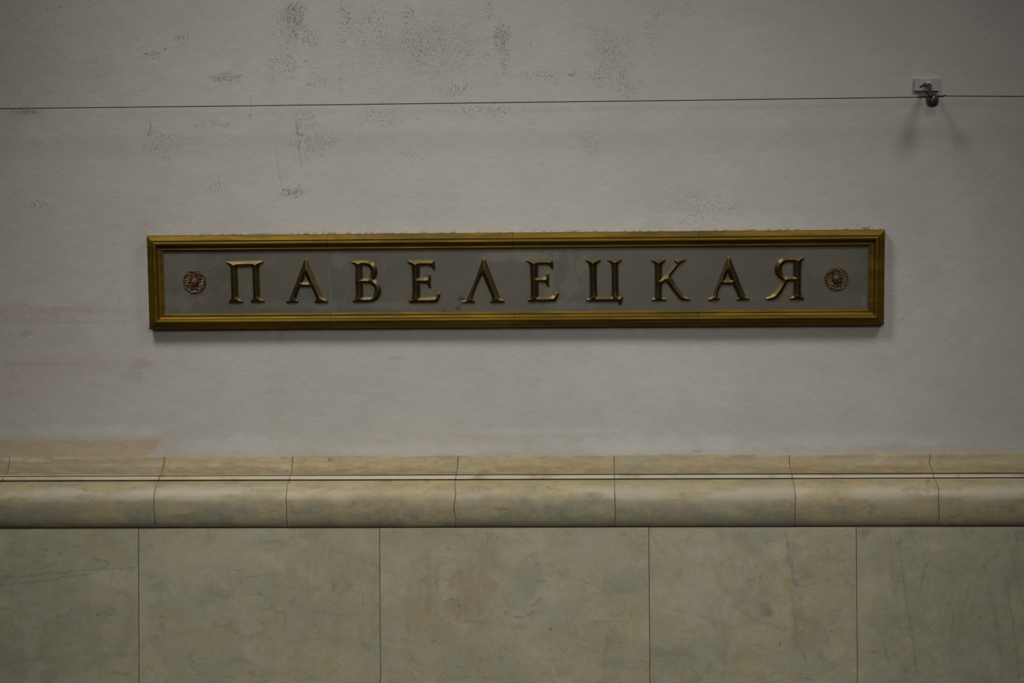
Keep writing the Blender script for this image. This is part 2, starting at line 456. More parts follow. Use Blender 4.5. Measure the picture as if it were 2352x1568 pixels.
    # real relief: trowelled unevenness and dents
    wob = (fbm(X*1.3, Z*1.3, 2, 3)-0.5)*0.006 + (fbm(X*7, Z*9, 12, 3)-0.5)*0.0022 + (fbm(X*34, Z*40, 22, 2)-0.5)*0.0007
    wob = wob - m.L['dark']*0.0012
    wob = wob*sst(0.0, 0.05, V)
    # keep the plaster under the sign
    wob = np.minimum(wob, 0.003)
    Y = Y - wob*math.cos(LEAN)
    Z = Z - wob*math.sin(LEAN)
    a = Acc()
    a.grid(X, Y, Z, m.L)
    # thickness: back face
    a.grid(X[::572, ::40]*1.0, Y[::572, ::40]+0.25, Z[::572, ::40], {k: 0 for k in m.L}, True)
    o = a.build('wall_back', M_PLASTER)
    o['kind'] = 'structure'
build_plaster()

# ------------------------------------------------------------------ stone moulding (blocks butted with fine joints)
def build_moulding():
    zz = lambda py, y: on_y(1176, py, y).z
    prof = []                                     # (y, z) from the top back edge down
    prof += [(PL_Y+0.06, Z_TOP+0.004), (PL_Y-0.004, Z_TOP+0.002), (PL_Y-0.010, Z_TOP-0.002)]
    y1, z1 = PL_Y-0.012, Z_TOP-0.006
    y2, z2 = 0.060, zz(1089, 0.060)
    for k in range(1, 13):                        # cavetto
        a = k/12*math.pi/2
        prof.append((y1 + (y2-y1)*(1-math.cos(a))**0.9, z1 + (z2-z1)*math.sin(a)))
    prof += [(0.061, z2-0.0004), (0.074, z2-0.0008), (0.074, z2-0.0026), (0.0515, z2-0.0030), (0.0500, z2-0.0040)]
    z3 = zz(1100, 0.050)
    prof += [(0.0465, z3+0.0016), (0.050, z3+0.0005), (0.062, z3-0.0003), (0.062, z3-0.0018), (0.052, z3-0.0026)]
    zb = zz(1210, 0.0)
    ytop, ymax, ybot = 0.048, -0.028, -0.004
    zt = z3-0.0035
    zc = zz(1150, ymax)
    for k in range(0, 17):                        # swell to the widest point
        a = k/16*math.pi/2
        prof.append((ytop + (ymax-ytop)*math.sin(a), zt + (zc-zt)*(1-math.cos(a))))
    for k in range(1, 15):                        # and back under
        a = k/14*1.22
        prof.append((ymax + (ybot-ymax)*(1-math.cos(a))/(1-math.cos(1.22)), zc + (zb+0.0025-zc)*math.sin(a)/math.sin(1.22)))
    prof += [(ybot+0.004, zb+0.0012), (0.03, zb+0.001)]
    prof = np.array(prof)
    # densify along the profile
    s_ = np.concatenate([[0], np.cumsum(np.hypot(*np.diff(prof, axis=0).T))])
    t_ = np.unique(np.concatenate([s_, np.linspace(0, s_[-1], 190)]))
    PY, PZ = np.interp(t_, s_, prof[:, 0]), np.interp(t_, s_, prof[:, 1])
    joints = [on_y(p, 1062, PL_Y-0.012).x for p in (21, 376, 672.5, 1051, 1410, 1814, 2136)]
    ends = [joints[0]-0.72, joints[0]-1.32, joints[0]-2.0]
    js = sorted(ends + joints + [joints[-1]+0.62, joints[-1]+1.2, joints[-1]+1.9])
    a = Acc()
    g = 0.00085
    for i, (x0, x1) in enumerate(zip(js[:-1], js[1:])):
        fine = 0.0035 if (x1 > -1.9 and x0 < 2.0) else 0.03
        n = int((x1-x0)/fine)
        t = np.linspace(0, 1, n)
        xs = x0+g + (x1-x0-2*g)*t
        xs = np.concatenate([[xs[0]], [xs[0]+0.0012], xs[1:-1], [xs[-1]-0.0012], [xs[-1]]])
        inset = np.zeros(len(xs))
        inset[0] = inset[-1] = 0.0013
        Xg, PYg = np.meshgrid(xs, PY)
        _, PZg = np.meshgrid(xs, PZ)
        # joints are not quite straight: shift with height, shared by both neighbours
        def wob(j, z):
            return 0.0022*(vn(z*45+j*7.3, z*0+j, 77)-0.5)*2*(0.4 + 1.2*((j*37) % 3 == 0))
        w0, w1 = wob(i, PZg), wob(i+1, PZg)
        tt = (Xg-x0)/(x1-x0)
        Xg = Xg + w0*np.clip(1-tt*6, 0, 1) + w1*np.clip(1-(1-tt)*6, 0, 1)
        seat = (hashn(np.array([i]), np.array([3]), 9)[0]-0.5)*0.0022
        Yg = PYg + inset[None, :] + seat
        fx, fy = np_project(Xg, Yg, PZg)
        m = Marks(fx, fy)
        for k in ('rust', 'grey', 'pale', 'dark'):
            m.lay(k)
        # dust settled on the ledge of the cavetto, greasy strip under the fillet
        n1 = fbm(fx/60, fy/14, 51, 4)
        m.L['rust'] = np.maximum(m.L['rust'], 0.9*sst(1046, 1078, fy)*(fy < 1090.0)*sst(.05, .5, n1))
        m.L['rust'] = np.maximum(m.L['rust'], 0.5*(fy > 1100)*sst(1132, 1102, fy)*sst(.35, .75, fbm(fx/45, fy/12, 53, 4)))
        m.L['rust'] = np.maximum(m.L['rust'], 0.6*(fy < 1060)*sst(1062, 1049, fy)*sst(.3, .7, fbm(fx/50, fy/8, 57, 3)))
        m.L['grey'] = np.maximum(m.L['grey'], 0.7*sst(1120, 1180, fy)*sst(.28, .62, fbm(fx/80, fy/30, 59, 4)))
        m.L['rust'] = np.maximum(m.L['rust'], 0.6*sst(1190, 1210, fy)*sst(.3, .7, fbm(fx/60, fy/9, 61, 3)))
        m.L['pale'] = np.maximum(m.L['pale'], 0.55*sst(1108, 1128, fy)*sst(1165, 1140, fy)*sst(.45, .65, fbm(fx/120, fy/30, 63, 3)))  # pale band at the torus's brightest height, highlight put into the colour
        m.L['pale'] = np.maximum(m.L['pale'], 0.9*(fy > 1090.2)*(fy < 1100.5)*sst(.2, .5, fbm(fx/50, fy/30, 65, 3)))
        m.L['rust'] = np.maximum(m.L['rust'], 0.6*sst(.62, .78, fbm(fx/28, fy/14, 67, 4)))
        for b in [('pale',30,1055,40,5,.6), ('pale',80,1057,30,5,.6), ('grey',130,1140,36,24,.75), ('rust',110,1116,40,14,.5), ('grey',930,1168,60,30,.4), ('grey',1590,1170,30,20,.6),
                  ('grey',1730,1175,40,20,.7), ('rust',1150,1168,24,4,.8), ('pale',2200,1132,140,9,.6), ('pale',60,1138,80,8,.5), ('rust',1500,1062,30,20,.5), ('rust',1040,1075,20,18,.6),  # both pale ovals here paint the highlights at the torus's ends
                  ('rust',760,1055,12,8,.7), ('dark',2132,1104,3,10,.5), ('dark',757,1056,4,4,.5), ('dark',1004,1062,4,4,.5), ('rust',1740,1145,14,14,.4)]:
            m.blob(*b, rag=0.7, sc=12)
        for pts, w, st in [([(178,1125),(186,1120),(200,1126)],2.2,.4), ([(2128,1106),(2130,1116),(2132,1130)],2.0,.6), ([(1980,1140),(1990,1150),(1996,1162)],1.5,.45),
                           ([(2000,1172),(1996,1188)],1.3,.45), ([(2180,1182),(2192,1190)],1.8,.6), ([(1150,1168),(1168,1169)],2,.5), ([(960,1175),(968,1172)],1.5,.4), ([(650,1082),(672,1081)],1.5,.5)]:
            m.line('dark', pts, w, st)
        # grime drawn into the joints
        e = np.minimum(Xg-x0, x1-Xg)/0.0015
        m.L['rust'] = np.maximum(m.L['rust'], 0.55*np.exp(-np.abs(e)/3.5)*sst(.2, .7, vn(fy/8+i*3, fy*0, 71)))
        m.L['tone'] = np.full(fx.shape, hashn(np.array([i]), np.array([1]), 5)[0])
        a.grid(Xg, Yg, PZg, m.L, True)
        for col in (0, -1):                       # end faces closed back into the wall
            E = np.stack([Xg[:, col], Xg[:, col]], 1)
            EY = np.stack([Yg[:, col], np.full(len(PY), PL_Y+0.06)], 1)
            EZg = np.stack([PZg[:, col], PZg[:, col]], 1)
            a.grid(E, EY, EZg, {k: 0.3 if k == 'rust' else 0 for k in m.L}, col == 0)
    o = a.build('trim_1', M_MOULD)
    o['kind'] = 'structure'
    # dark mortar bed behind the joints
    core = [(PL_Y+0.055, Z_TOP-0.004), (PL_Y-0.003, Z_TOP-0.004)] 
    cy = np.interp(np.linspace(0, s_[-1], 90), s_, prof[:, 0])
    cz = np.interp(np.linspace(0, s_[-1], 90), s_, prof[:, 1])
    n_ = np.gradient(cz), -np.gradient(cy)
    ln = np.hypot(*n_)+1e-9
    cy2, cz2 = cy - (-n_[0]/ln)*-0.0, cz
    cy2 = np.minimum(cy+0.0045, PL_Y+0.055)
    xs = np.array([js[0]+0.01, js[-1]-0.01])
    Xc, Yc = np.meshgrid(xs, cy2)
    _, Zc = np.meshgrid(xs, cz2)
    b = Acc()
    b.grid(Xc, Yc, np.clip(Zc, zb+0.002, Z_TOP-0.001), {}, True)
    k = b.build('mortar_joint', M_GAP, o)
    return zb
Z_DADO = build_moulding()

# ------------------------------------------------------------------ marble dado
def build_dado():
    z1 = Z_DADO - 0.0015
    z0 = z1 - 0.95
    js = [on_y(p, 1218, 0).x for p in (318, 872, 1490.5, 1967)]
    js = [js[0]-2.6, js[0]-1.75, js[0]-0.86] + js + [js[-1]+0.83, js[-1]+1.6, js[-1]+2.4]
    bot_shift = 0.0
    a = Acc()
    g = 0.0009
    for i, (x0, x1) in enumerate(zip(js[:-1], js[1:])):
        vis = x1 > -1.9 and x0 < 2.0
        n = int((x1-x0)/(0.0025 if vis else 0.03))
        xs = np.linspace(x0+g, x1-g, n)
        xs = np.concatenate([[xs[0]], [xs[0]+0.0010], xs[1:-1], [xs[-1]-0.0010], [xs[-1]]])
        zs = np.concatenate([[z1, z1-0.001], np.linspace(z1-0.002, z1-0.62, 250 if vis else 24)[1:], [z0]])
        X, Z = np.meshgrid(xs, zs)
        ins = np.zeros(X.shape)
        ins[:, 0] = ins[:, -1] = 0.0013
        ins[0, :] = 0.0012
        seat = (hashn(np.array([i]), np.array([8]), 4)[0]-0.5)*0.002
        Y = ins + seat
        fx, fy = np_project(X, Y, Z)
        m = Marks(fx, fy)
        for k in ('rust', 'grey', 'pale', 'dark'):
            m.lay(k)
        def inside(px):
            return x0-0.01 < on_y(px, 1300, 0).x < x1+0.01
        if inside(150):                           # outer left slab: grey-green, two long dark veins
            for pts, w, st in [([(-60,1336),(0,1324),(60,1322),(120,1316),(200,1308),(310,1304)],2.6,.42), ([(-60,1350),(0,1345),(60,1338),(110,1332),(160,1324),(225,1315)],2.3,.45),
                               ([(0,1396),(30,1404),(62,1410)],2.4,.5), ([(105,1300),(122,1293)],2.4,.5), ([(212,1283),(240,1286),(252,1294)],2.4,.5), ([(160,1254),(185,1254)],2,.45),
                               ([(100,1264),(108,1266)],3,.5), ([(134,1271),(140,1271)],2,.6), ([(250,1396),(262,1398),(260,1410),(246,1410)],2.4,.45), ([(220,1410),(226,1411)],3.5,.6),
                               ([(150,1360),(178,1356)],3.5,.35), ([(130,1392),(145,1398)],3,.35), ([(125,1417),(156,1416)],2.8,.35), ([(290,1368),(295,1374)],2.4,.5), ([(225,1460),(232,1464)],3,.35),
                               ([(0,1526),(40,1520),(90,1514)],2.5,.3), ([(160,1500),(260,1506),(310,1502)],2.5,.25), ([(240,1548),(300,1545)],3,.35)]:
                m.line('dark', pts, w, st, 0.55)
            for b in [('grey',100,1450,240,110,.45), ('grey',60,1520,140,50,.5), ('rust',300,1400,22,100,.38), ('rust',235,1240,80,30,.35), ('grey',90,1330,130,60,.25), ('rust',110,1470,30,26,.3)]:
                m.blob(*b, rag=0.8, sc=40)
        if inside(600):
            for pts, w, st in [([(535,1309),(548,1310)],2.2,.75), ([(565,1322),(580,1325),(606,1324)],1.6,.4), ([(596,1362),(604,1370)],2.2,.5), ([(368,1438),(372,1440)],3,.6),
                               ([(370,1418),(374,1420)],3,.4), ([(541,1428),(542,1436)],2,.4), ([(340,1250),(352,1258)],2.6,.3), ([(470,1322),(476,1322)],2.6,.35), ([(436,1500),(444,1535)],2.4,.32),
                               ([(732,1450),(733,1451)],3.5,.6), ([(706,1260),(704,1330),(712,1400)],2,.18), ([(764,1330),(765,1355)],2.5,.3), ([(320,1262),(345,1255)],2.5,.25)]:
                m.line('dark', pts, w, st, 0.4)
            for b in [('rust',760,1290,90,80,.38), ('rust',780,1460,60,60,.30), ('rust',700,1370,30,130,.20), ('pale',440,1290,110,80,.22), ('grey',560,1420,220,90,.16), ('rust',860,1330,16,160,.35)]:
                m.blob(*b, rag=0.9, sc=30)
        if inside(1180):                          # warm slab with a rusty stain
            for pts, w, st in [([(970,1330),(982,1324)],2.2,.5), ([(1160,1408),(1166,1404)],4,.55), ([(1182,1418),(1205,1416),(1225,1408)],2.2,.5), ([(1222,1390),(1232,1384),(1240,1376)],2.4,.5),
                               ([(1230,1298),(1238,1296)],1.8,.6), ([(1300,1245),(1318,1250),(1328,1253)],2.2,.45), ([(1264,1445),(1265,1446)],2.4,.8), ([(1428,1228),(1440,1231)],1.8,.6),
                               ([(1444,1236),(1450,1235)],2,.6), ([(1450,1410),(1452,1418)],2.4,.5), ([(1234,1333),(1248,1334)],2,.6), ([(1068,1426),(1118,1430)],3,.35), ([(1048,1530),(1066,1536)],2.4,.45),
                               ([(992,1476),(1002,1473)],2.6,.45), ([(1143,1236),(1145,1236)],3,.5), ([(1024,1262),(1036,1261)],2,.5), ([(1054,1392),(1057,1393)],3,.6), ([(1038,1376),(1042,1377)],2.6,.6)]:
                m.line('dark', pts, w, st, 0.4)
            for b in [('rust',1085,1345,60,60,.62), ('rust',1060,1400,70,50,.58), ('rust',1100,1390,22,70,.62), ('rust',1030,1232,110,24,.42), ('rust',1118,1290,26,70,.50), ('rust',985,1380,14,90,.55),
                      ('rust',960,1370,18,120,.40), ('rust',940,1400,12,80,.4), ('rust',1010,1450,50,30,.36), ('rust',1000,1350,12,60,.5), ('pale',880,1345,30,40,.38), ('rust',900,1245,36,24,.28),
                      ('pale',1350,1270,140,50,.22), ('pale',1250,1400,70,60,.18), ('grey',1290,1290,80,40,.22), ('grey',1230,1345,50,40,.20), ('grey',1420,1340,60,40,.22), ('rust',1466,1262,22,34,.32), ('grey',1080,1530,60,40,.28)]:
                m.blob(*b, rag=0.9, sc=24)
        if inside(1700):                          # pale slab, yellow-green network, dotted seam
            for pts, w, st in [([(1805,1218),(1806,1238),(1809,1256)],1.8,.65), ([(1811,1266),(1812,1290)],2.6,.45), ([(1820,1290),(1822,1332),(1832,1345)],3.0,.38), ([(1818,1350),(1826,1400),(1828,1480)],2.8,.28),
                               ([(1737,1390),(1741,1383)],1.6,.7), ([(1789,1480),(1791,1475)],2.0,.7), ([(1840,1492),(1846,1502),(1850,1514)],3.2,.55), ([(1903,1328),(1904,1330)],2.5,.7), ([(1906,1449),(1908,1450)],2.8,.6),
                               ([(1935,1342),(1948,1332)],2.6,.4), ([(1578,1240),(1600,1226),(1612,1221)],2.2,.3), ([(1500,1232),(1512,1258),(1530,1272)],2.6,.25), ([(1740,1553),(1760,1547),(1800,1543)],2.0,.3),
                               ([(1855,1556),(1857,1562)],2.4,.6), ([(1510,1395),(1560,1402),(1620,1418),(1660,1424)],2.4,.2), ([(1629,1527),(1631,1528)],2.6,.6), ([(1730,1282),(1738,1305)],2.2,.2)]:
                m.line('dark', pts, w, st, 0.6)
            for b in [('rust',1690,1236,50,16,.42), ('rust',1724,1262,36,22,.36), ('grey',1760,1405,16,26,.75), ('rust',1756,1410,20,18,.4), ('grey',1720,1360,80,60,.34), ('rust',1860,1440,50,60,.40), ('rust',1548,1325,20,30,.36),
                      ('rust',1664,1470,10,60,.42), ('pale',1610,1360,90,80,.42), ('pale',1640,1250,70,40,.4), ('pale',1560,1380,60,50,.2), ('grey',1550,1530,80,50,.40), ('rust',1880,1300,60,50,.28), ('grey',1830,1400,14,120,.35),
                      ('grey',1820,1300,16,70,.32), ('rust',1570,1480,40,30,.22), ('grey',1640,1425,140,14,.22), ('rust',1885,1375,60,70,.25)]:
                m.blob(*b, rag=1.0, sc=22)
        if inside(2150):                          # greenish slab with steep streaks
            for pts, w, st in [([(2044,1220),(2048,1290),(2060,1390)],2.4,.25), ([(2066,1240),(2072,1290),(2080,1370),(2092,1440),(2102,1510),(2108,1568)],2.6,.42), ([(2130,1290),(2120,1320),(2116,1340)],2.6,.38),
                               ([(2225,1335),(2222,1368)],3.0,.35), ([(2260,1300),(2266,1320)],3,.45), ([(2270,1340),(2284,1400),(2296,1480),(2304,1560)],2.6,.38), ([(2325,1270),(2330,1310)],2.2,.35),
                               ([(2310,1330),(2322,1400),(2334,1480),(2340,1560)],2.8,.40), ([(2335,1325),(2350,1390)],2.4,.35), ([(2190,1402),(2188,1440),(2182,1470)],2.8,.30), ([(2216,1380),(2206,1440),(2198,1480)],2.4,.25),
                               ([(2236,1378),(2232,1405)],2.4,.30), ([(2028,1470),(2036,1500),(2040,1518)],2.4,.5), ([(2007,1497),(2012,1497)],3,.6), ([(2250,1417),(2252,1418)],3,.8), ([(2332,1266),(2333,1266)],3,.7),
                               ([(2078,1530),(2080,1560)],2.6,.35), ([(2100,1500),(2106,1568)],2,.25), ([(2255,1430),(2244,1480)],2,.25), ([(2334,1225),(2336,1240)],3.5,.5), ([(2061,1246),(2063,1248)],3.4,.5), ([(2062,1334),(2064,1336)],3,.5)]:
                m.line('dark', pts, w, st, 0.45)
            for b in [('rust',1988,1220,22,18,1.0), ('rust',1972,1222,10,10,.8), ('rust',2130,1236,40,14,.35), ('grey',2200,1420,200,170,.48), ('grey',2300,1320,90,110,.35), ('rust',2030,1290,50,60,.25), ('rust',2200,1300,60,30,.22),
                      ('grey',2345,1230,20,20,.6)]:
                m.blob(*b, rag=0.8, sc=30)
        e = np.minimum(X-x0, x1-X)/0.0015
        m.L['rust'] = np.maximum(m.L['rust'], 0.5*np.exp(-np.abs(e)/3)*sst(.3, .8, vn(fy/14+i*3, fy*0, 81)))
        m.L['pale'] = np.maximum(m.L['pale'], 0.6*(fy > 1190)*sst(1216.5, 1213.5, fy))
        m.L['tone'] = np.full(fx.shape, [0.3, 0.6, 0.95, 0.35, 0.10, 0.22, 0.85, 0.5, 0.2][min(i, 8)])
        a.grid(X, Y, Z, m.L, True)
        # returns into the joints
        for rr in (0, 1):
            cidx = 0 if rr == 0 else -1
            a.grid(np.stack([X[:, cidx]]*2, 1), np.stack([Y[:, cidx], Y[:, cidx]+0.03], 1), np.stack([Z[:, cidx]]*2, 1), {k: 0.3 if k == 'rust' else 0 for k in m.L}, rr == 0)
        a.grid(np.stack([X[0], X[0]], 0), np.stack([Y[0], Y[0]+0.03], 0), np.stack([Z[0], Z[0]], 0), {k: 0 for k in m.L})
    o = a.build('wall_lower', M_SLAB)
    o['kind'] = 'structure'
    b = Acc()
    xs = np.array([js[0], js[-1]])
    Xb, Zb = np.meshgrid(xs, np.array([z1-0.001, z0]))
    b.grid(Xb, np.full(Xb.shape, 0.0045), Zb, {}, True)
    b.grid(Xb, np.full(Xb.shape, 0.20), Zb, {})
    b.build('mortar_joint', M_GAP, o)
build_dado()

# ------------------------------------------------------------------ the sign
def avg(*a): return sum(a)/len(a)
tl, tr, br, bl = uv_at(336, 541, .042), uv_at(2033, 528.5, .042), uv_at(2031, 746, .042), uv_at(343, 757, .042)
U0, U1 = avg(tl[0], bl[0]), avg(tr[0], br[0])
V1, V0 = avg(tl[1], tr[1]), avg(bl[1], br[1])
UC, VC = (U0+U1)/2, (V0+V1)/2
SM = Matrix.Translation(P(UC, V0, 0.0)) @ Matrix(((1, 0, 0), (0, 0, 0), (0, 0, 0))).to_4x4()
# sign axes: x along the wall, y into the wall, z up the wall
B = Matrix((EX, -EN, EZ)).transposed()
SM = Matrix.Translation(P(UC, V0, 0.0)) @ B.to_4x4()
sign = thing('station_sign', None, 'long brass-framed station name sign with raised bronze letters on the plaster wall', 'sign', None, SM)
def L(u, v, h):                                   # plaster coordinates to the sign's own
    return (u-UC, -h, v-V0)
HP = 0.033                                        # face of the back plate
FW = 0.0545                                       # frame width
def build_plate():
    us = np.linspace(U0+FW-0.010, U1-FW+0.010, 900)
    vs_ = np.linspace(V0+FW-0.010, V1-FW+0.010, 100)
    U, V = np.meshgrid(us, vs_)
    X = U-UC
    Z = V-V0
    Yw = np.full(X.shape, -HP)
    w = np.array([P(0, v, HP) for v in vs_])
    fx, fy = np_project(U, np.repeat(w[:, 1:2], len(us), 1), np.repeat(w[:, 2:3], len(us), 1))
    m = Marks(fx, fy)
    for k in ('pale', 'dark', 'rust'):
        m.lay(k)
    for a in [(60,640,0,0,0), (420,610,70,60,.25), (400,690,60,30,.28), (440,600,90,20,.2), (600,600,30,10,.15), (1205,590,70,16,.35), (1260,640,20,40,.2), (1310,640,20,60,.2), (1160,590,50,12,.3), (1900,600,130,40,.12),
              (1310,700,70,12,.22), (880,700,100,10,.2), (1340,600,20,40,.22), (780,600,20,30,.2), (1960,690,60,30,.10), (690,700,120,10,.16), (1720,680,40,16,.12)]:
        if a[2]:
            m.blob('pale', *a, rag=0.8, sc=16)
    for a in [(395,640,24,60,.25), (560,590,60,18,.18), (960,585,40,14,.3), (1640,700,60,18,.3), (1460,600,40,18,.14), (840,640,10,20,.3), (1090,700,24,12,.4), (1920,608,40,12,.3), (700,620,40,20,.2), (1580,600,50,14,.15)]:
        m.blob('rust', *a, rag=0.8, sc=16)
    for a in [(1062,685,9,6,.75), (1056,684,5,8,.6), (1054,707,7,6,.85), (1058,700,6,4,.5), (1020,712,4,6,.6), (1028,716,8,3,.6)]:
        m.blob('dark', *a, rag=0.8, sc=5)
    m.blob('rust', 1068, 706, 14, 12, .6, rag=.8, sc=6)
    for pts, w_, st in [([(485,648),(505,646)],1.3,.5), ([(758,600),(756,640),(762,690),(766,716)],1.6,.35), ([(798,670),(789,700),(790,718)],1.6,.35), ([(765,596),(772,592)],1.8,.4), ([(1300,620),(1308,640)],1.8,.3)]:
        m.line('pale', pts, w_, st, 0.5)
    a = Acc()
    a.grid(X, Yw, Z, m.L, False)
    c = np.array([[0, 0], [1, 1]])
    a.grid(X[::99, ::899], Yw[::99, ::899]+HP+0.001, Z[::99, ::899], {k: 0 for k in m.L}, True)
    return a.build('back_plate', M_PLATE, sign)
build_plate()

# frame section: (distance in from the outer edge, height off the wall)
PR = [(0.0000, -0.004), (0.0000, 0.020), (0.0010, 0.0240), (0.0170, 0.0298), (0.0186, 0.0296), (0.0192, 0.0255), (0.0204, 0.0255), (0.0210, 0.0325),
      (0.0225, 0.0352), (0.0250, 0.0372), (0.0280, 0.0380), (0.0310, 0.0372), (0.0335, 0.0350), (0.0352, 0.0315), (0.0372, 0.0285), (0.0400, 0.0262),
      (0.0430, 0.0250), (0.0450, 0.0248), (0.0462, 0.0258), (0.0478, 0.0266), (0.0497, 0.0262), (0.0510, 0.0248), (0.0514, 0.0225), (0.0545, 0.0215), (0.0545, 0.0150)]
def rail(side, a0, a1, mit0, mit1, jit=0.0):
    """one length of frame; a0..a1 along the side, mitred where it meets a corner"""
    vs_, fs = [], []
    n = max(2, int(abs(a1-a0)/0.03))
    for d, h in PR:
        s0 = a0 + (d if mit0 else 0)
        s1 = a1 - (d if mit1 else 0)
        for k in range(n+1):
            s = s0 + (s1-s0)*k/n
            hh = (h + 0.017 if h > 0 else h) + jit
            if side == 'top': vs_.append(L(s, V1-d, hh))
            elif side == 'bottom': vs_.append(L(s, V0+d, hh))
            elif side == 'left': vs_.append(L(U0+d, s, hh))
            else: vs_.append(L(U1-d, s, hh))
    m = n+1
    fl = side in ('top', 'left')
    for r in range(len(PR)-1):
        for k in range(n):
            q = [r*m+k, r*m+k+1, (r+1)*m+k+1, (r+1)*m+k]
            if side in ('bottom', 'left'):
                q = q[::-1] if side == 'bottom' else q
            fs.append(q)
    e0 = [r*m for r in range(len(PR))]
    e1 = [r*m+n for r in range(len(PR))]
    fs.append(e0)
    fs.append(e1[::-1])
    o = raw('frame_rail', vs_, fs, M_RAIL, sign)
    # recalc outward
    import bmesh
    bm = bmesh.new()
    bm.from_mesh(o.data)
    bmesh.ops.recalc_face_normals(bm, faces=bm.faces)
    bm.to_mesh(o.data)
    bm.free()
    return o
g2 = 0.0005
tj = [uv_at(p, 537, .055)[0] for p in (750, 1178, 1606)]
bj = [uv_at(p, 745, .055)[0] for p in (758, 1182, 1604)]
for side, jj in (('top', tj), ('bottom', bj)):
    st = [U0+0.0003] + jj + [U1-0.0003]
    for i in range(4):
        rail(side, st[i]+(g2 if i else 0), st[i+1]-(g2 if i < 3 else 0), i == 0, i == 3, (0, 0.0004, -0.0003, 0.0005)[i])
rail('left', V0+0.0004, V1-0.0004, True, True)
rail('right', V0+0.0004, V1-0.0004, True, True)

# ---- letters: outlines drawn from the photo, cut as a ridge between bevelled faces
def spl(pts):
    """(x, y) corner, (x, y, 1) smooth"""
    n = len(pts)
    k0 = next(i for i in range(n) if len(pts[i]) == 2)
    p = pts[k0:]+pts[:k0]+[pts[k0]]
    out, i = [], 0
    while i < n:
        j = i+1
        while len(p[j]) == 3:
            j += 1
        seg = [np.array(q[:2], float) for q in p[i:j+1]]
        if len(seg) == 2:
            out.append(seg[0])
        else:
            e = [seg[0]*2-seg[1]] + seg + [seg[-1]*2-seg[-2]]
            for a in range(1, len(e)-2):
                p0, p1, p2, p3 = e[a-1:a+3]
                d1 = np.linalg.norm(p2-p1)
                t1 = (p2-p0)/(np.linalg.norm(p2-p1)+np.linalg.norm(p1-p0))*d1
                t2 = (p3-p1)/(np.linalg.norm(p3-p2)+np.linalg.norm(p2-p1))*d1
                m = max(2, int(d1/22))
                for q in range(m):
                    t = q/m
                    out.append((2*t**3-3*t*t+1)*p1+(t**3-2*t*t+t)*t1+(-2*t**3+3*t*t)*p2+(t**3-t*t)*t2)
        i = j
    return out
G = []
G.append((510, 580, 'П', [[(118,245),(1130,225),(1136,270),(1085,305,1),(1045,345,1),(1025,420,1),(1035,800,1),(1050,1180,1),(1072,1250,1),(1110,1295,1),(1178,1320),(1175,1362),(800,1375),(785,1335),(830,1295,1),(862,1230,1),(862,1100,1),(840,480,1),(832,410,1),(820,380),(430,388),(420,440,1),(430,700,1),(450,1180,1),(475,1250,1),(515,1305,1),(570,1325),(568,1378),(200,1390),(192,1345),(235,1290,1),(258,1220,1),(250,900,1),(234,450,1),(215,370,1),(180,325,1),(118,285)]]))
G.append((650, 580, 'А', [[(592,215),(630,172,1),(670,205),(860,660),(1060,1110,1),(1120,1220,1),(1180,1290,1),(1242,1320),(1235,1380),(890,1388),(872,1340),(905,1305,1),(915,1250,1),(880,1160,1),(780,945),(468,945),(380,1180,1),(370,1250,1),(385,1300,1),(418,1325),(410,1378),(105,1388),(88,1335),(150,1300,1),(200,1240,1),(245,1130,1),(400,730,1)],
          [(615,590),(545,815),(705,815)]]))
G.append((790, 580, 'В', [[(205,240),(400,218,1),(620,211,1),(730,225,1),(830,290,1),(897,390,1),(924,520,1),(905,620,1),(850,735),(930,810,1),(995,915,1),(1027,1030,1),(1008,1160,1),(940,1270,1),(830,1335,1),(700,1362,1),(270,1374),(240,1345),(235,1310),(290,1270,1),(318,1200,1),(328,1080,1),(318,800,1),(322,450,1),(305,355,1),(260,300,1),(203,270)],
          [(505,340),(590,345,1),(680,385,1),(730,460,1),(740,560,1),(712,660,1),(650,710,1),(520,720)],
          [(520,842),(680,845,1),(770,880,1),(830,945,1),(848,1020,1),(838,1110,1),(790,1190,1),(720,1225,1),(620,1232,1),(532,1230)]]))
G.append((920, 580, 'Е', [[(205,212),(930,208),(945,300,1),(958,440),(938,470),(905,458),(870,410,1),(820,368,1),(720,354,1),(530,362),(530,690),(680,688,1),(735,655,1),(772,590),(800,572),(832,592),(838,955),(806,976),(775,955),(755,890,1),(720,852,1),(650,840,1),(535,840),(542,1238),(860,1228,1),(955,1205,1),(1010,1140,1),(1040,1106),(1078,1100),(1106,1130),(1080,1240,1),(1035,1345),(985,1378),(300,1392),(252,1380),(228,1345),(235,1300),(290,1260,1),(320,1190,1),(330,1050,1),(318,600,1),(305,400,1),(286,330,1),(240,305,1),(200,285)]]))
G.append((1050, 580, 'Л', [[(698,195),(740,145,1),(788,190),(980,690),(1180,1215,1),(1220,1268,1),(1303,1310),(1312,1382),(928,1387),(912,1342),(950,1300,1),(962,1240,1),(925,1140,1),(692,595),(560,880,1),(445,1180,1),(437,1260,1),(482,1335),(478,1387),(150,1392),(125,1352),(230,1310,1),(290,1235,1),(480,800,1)]]))
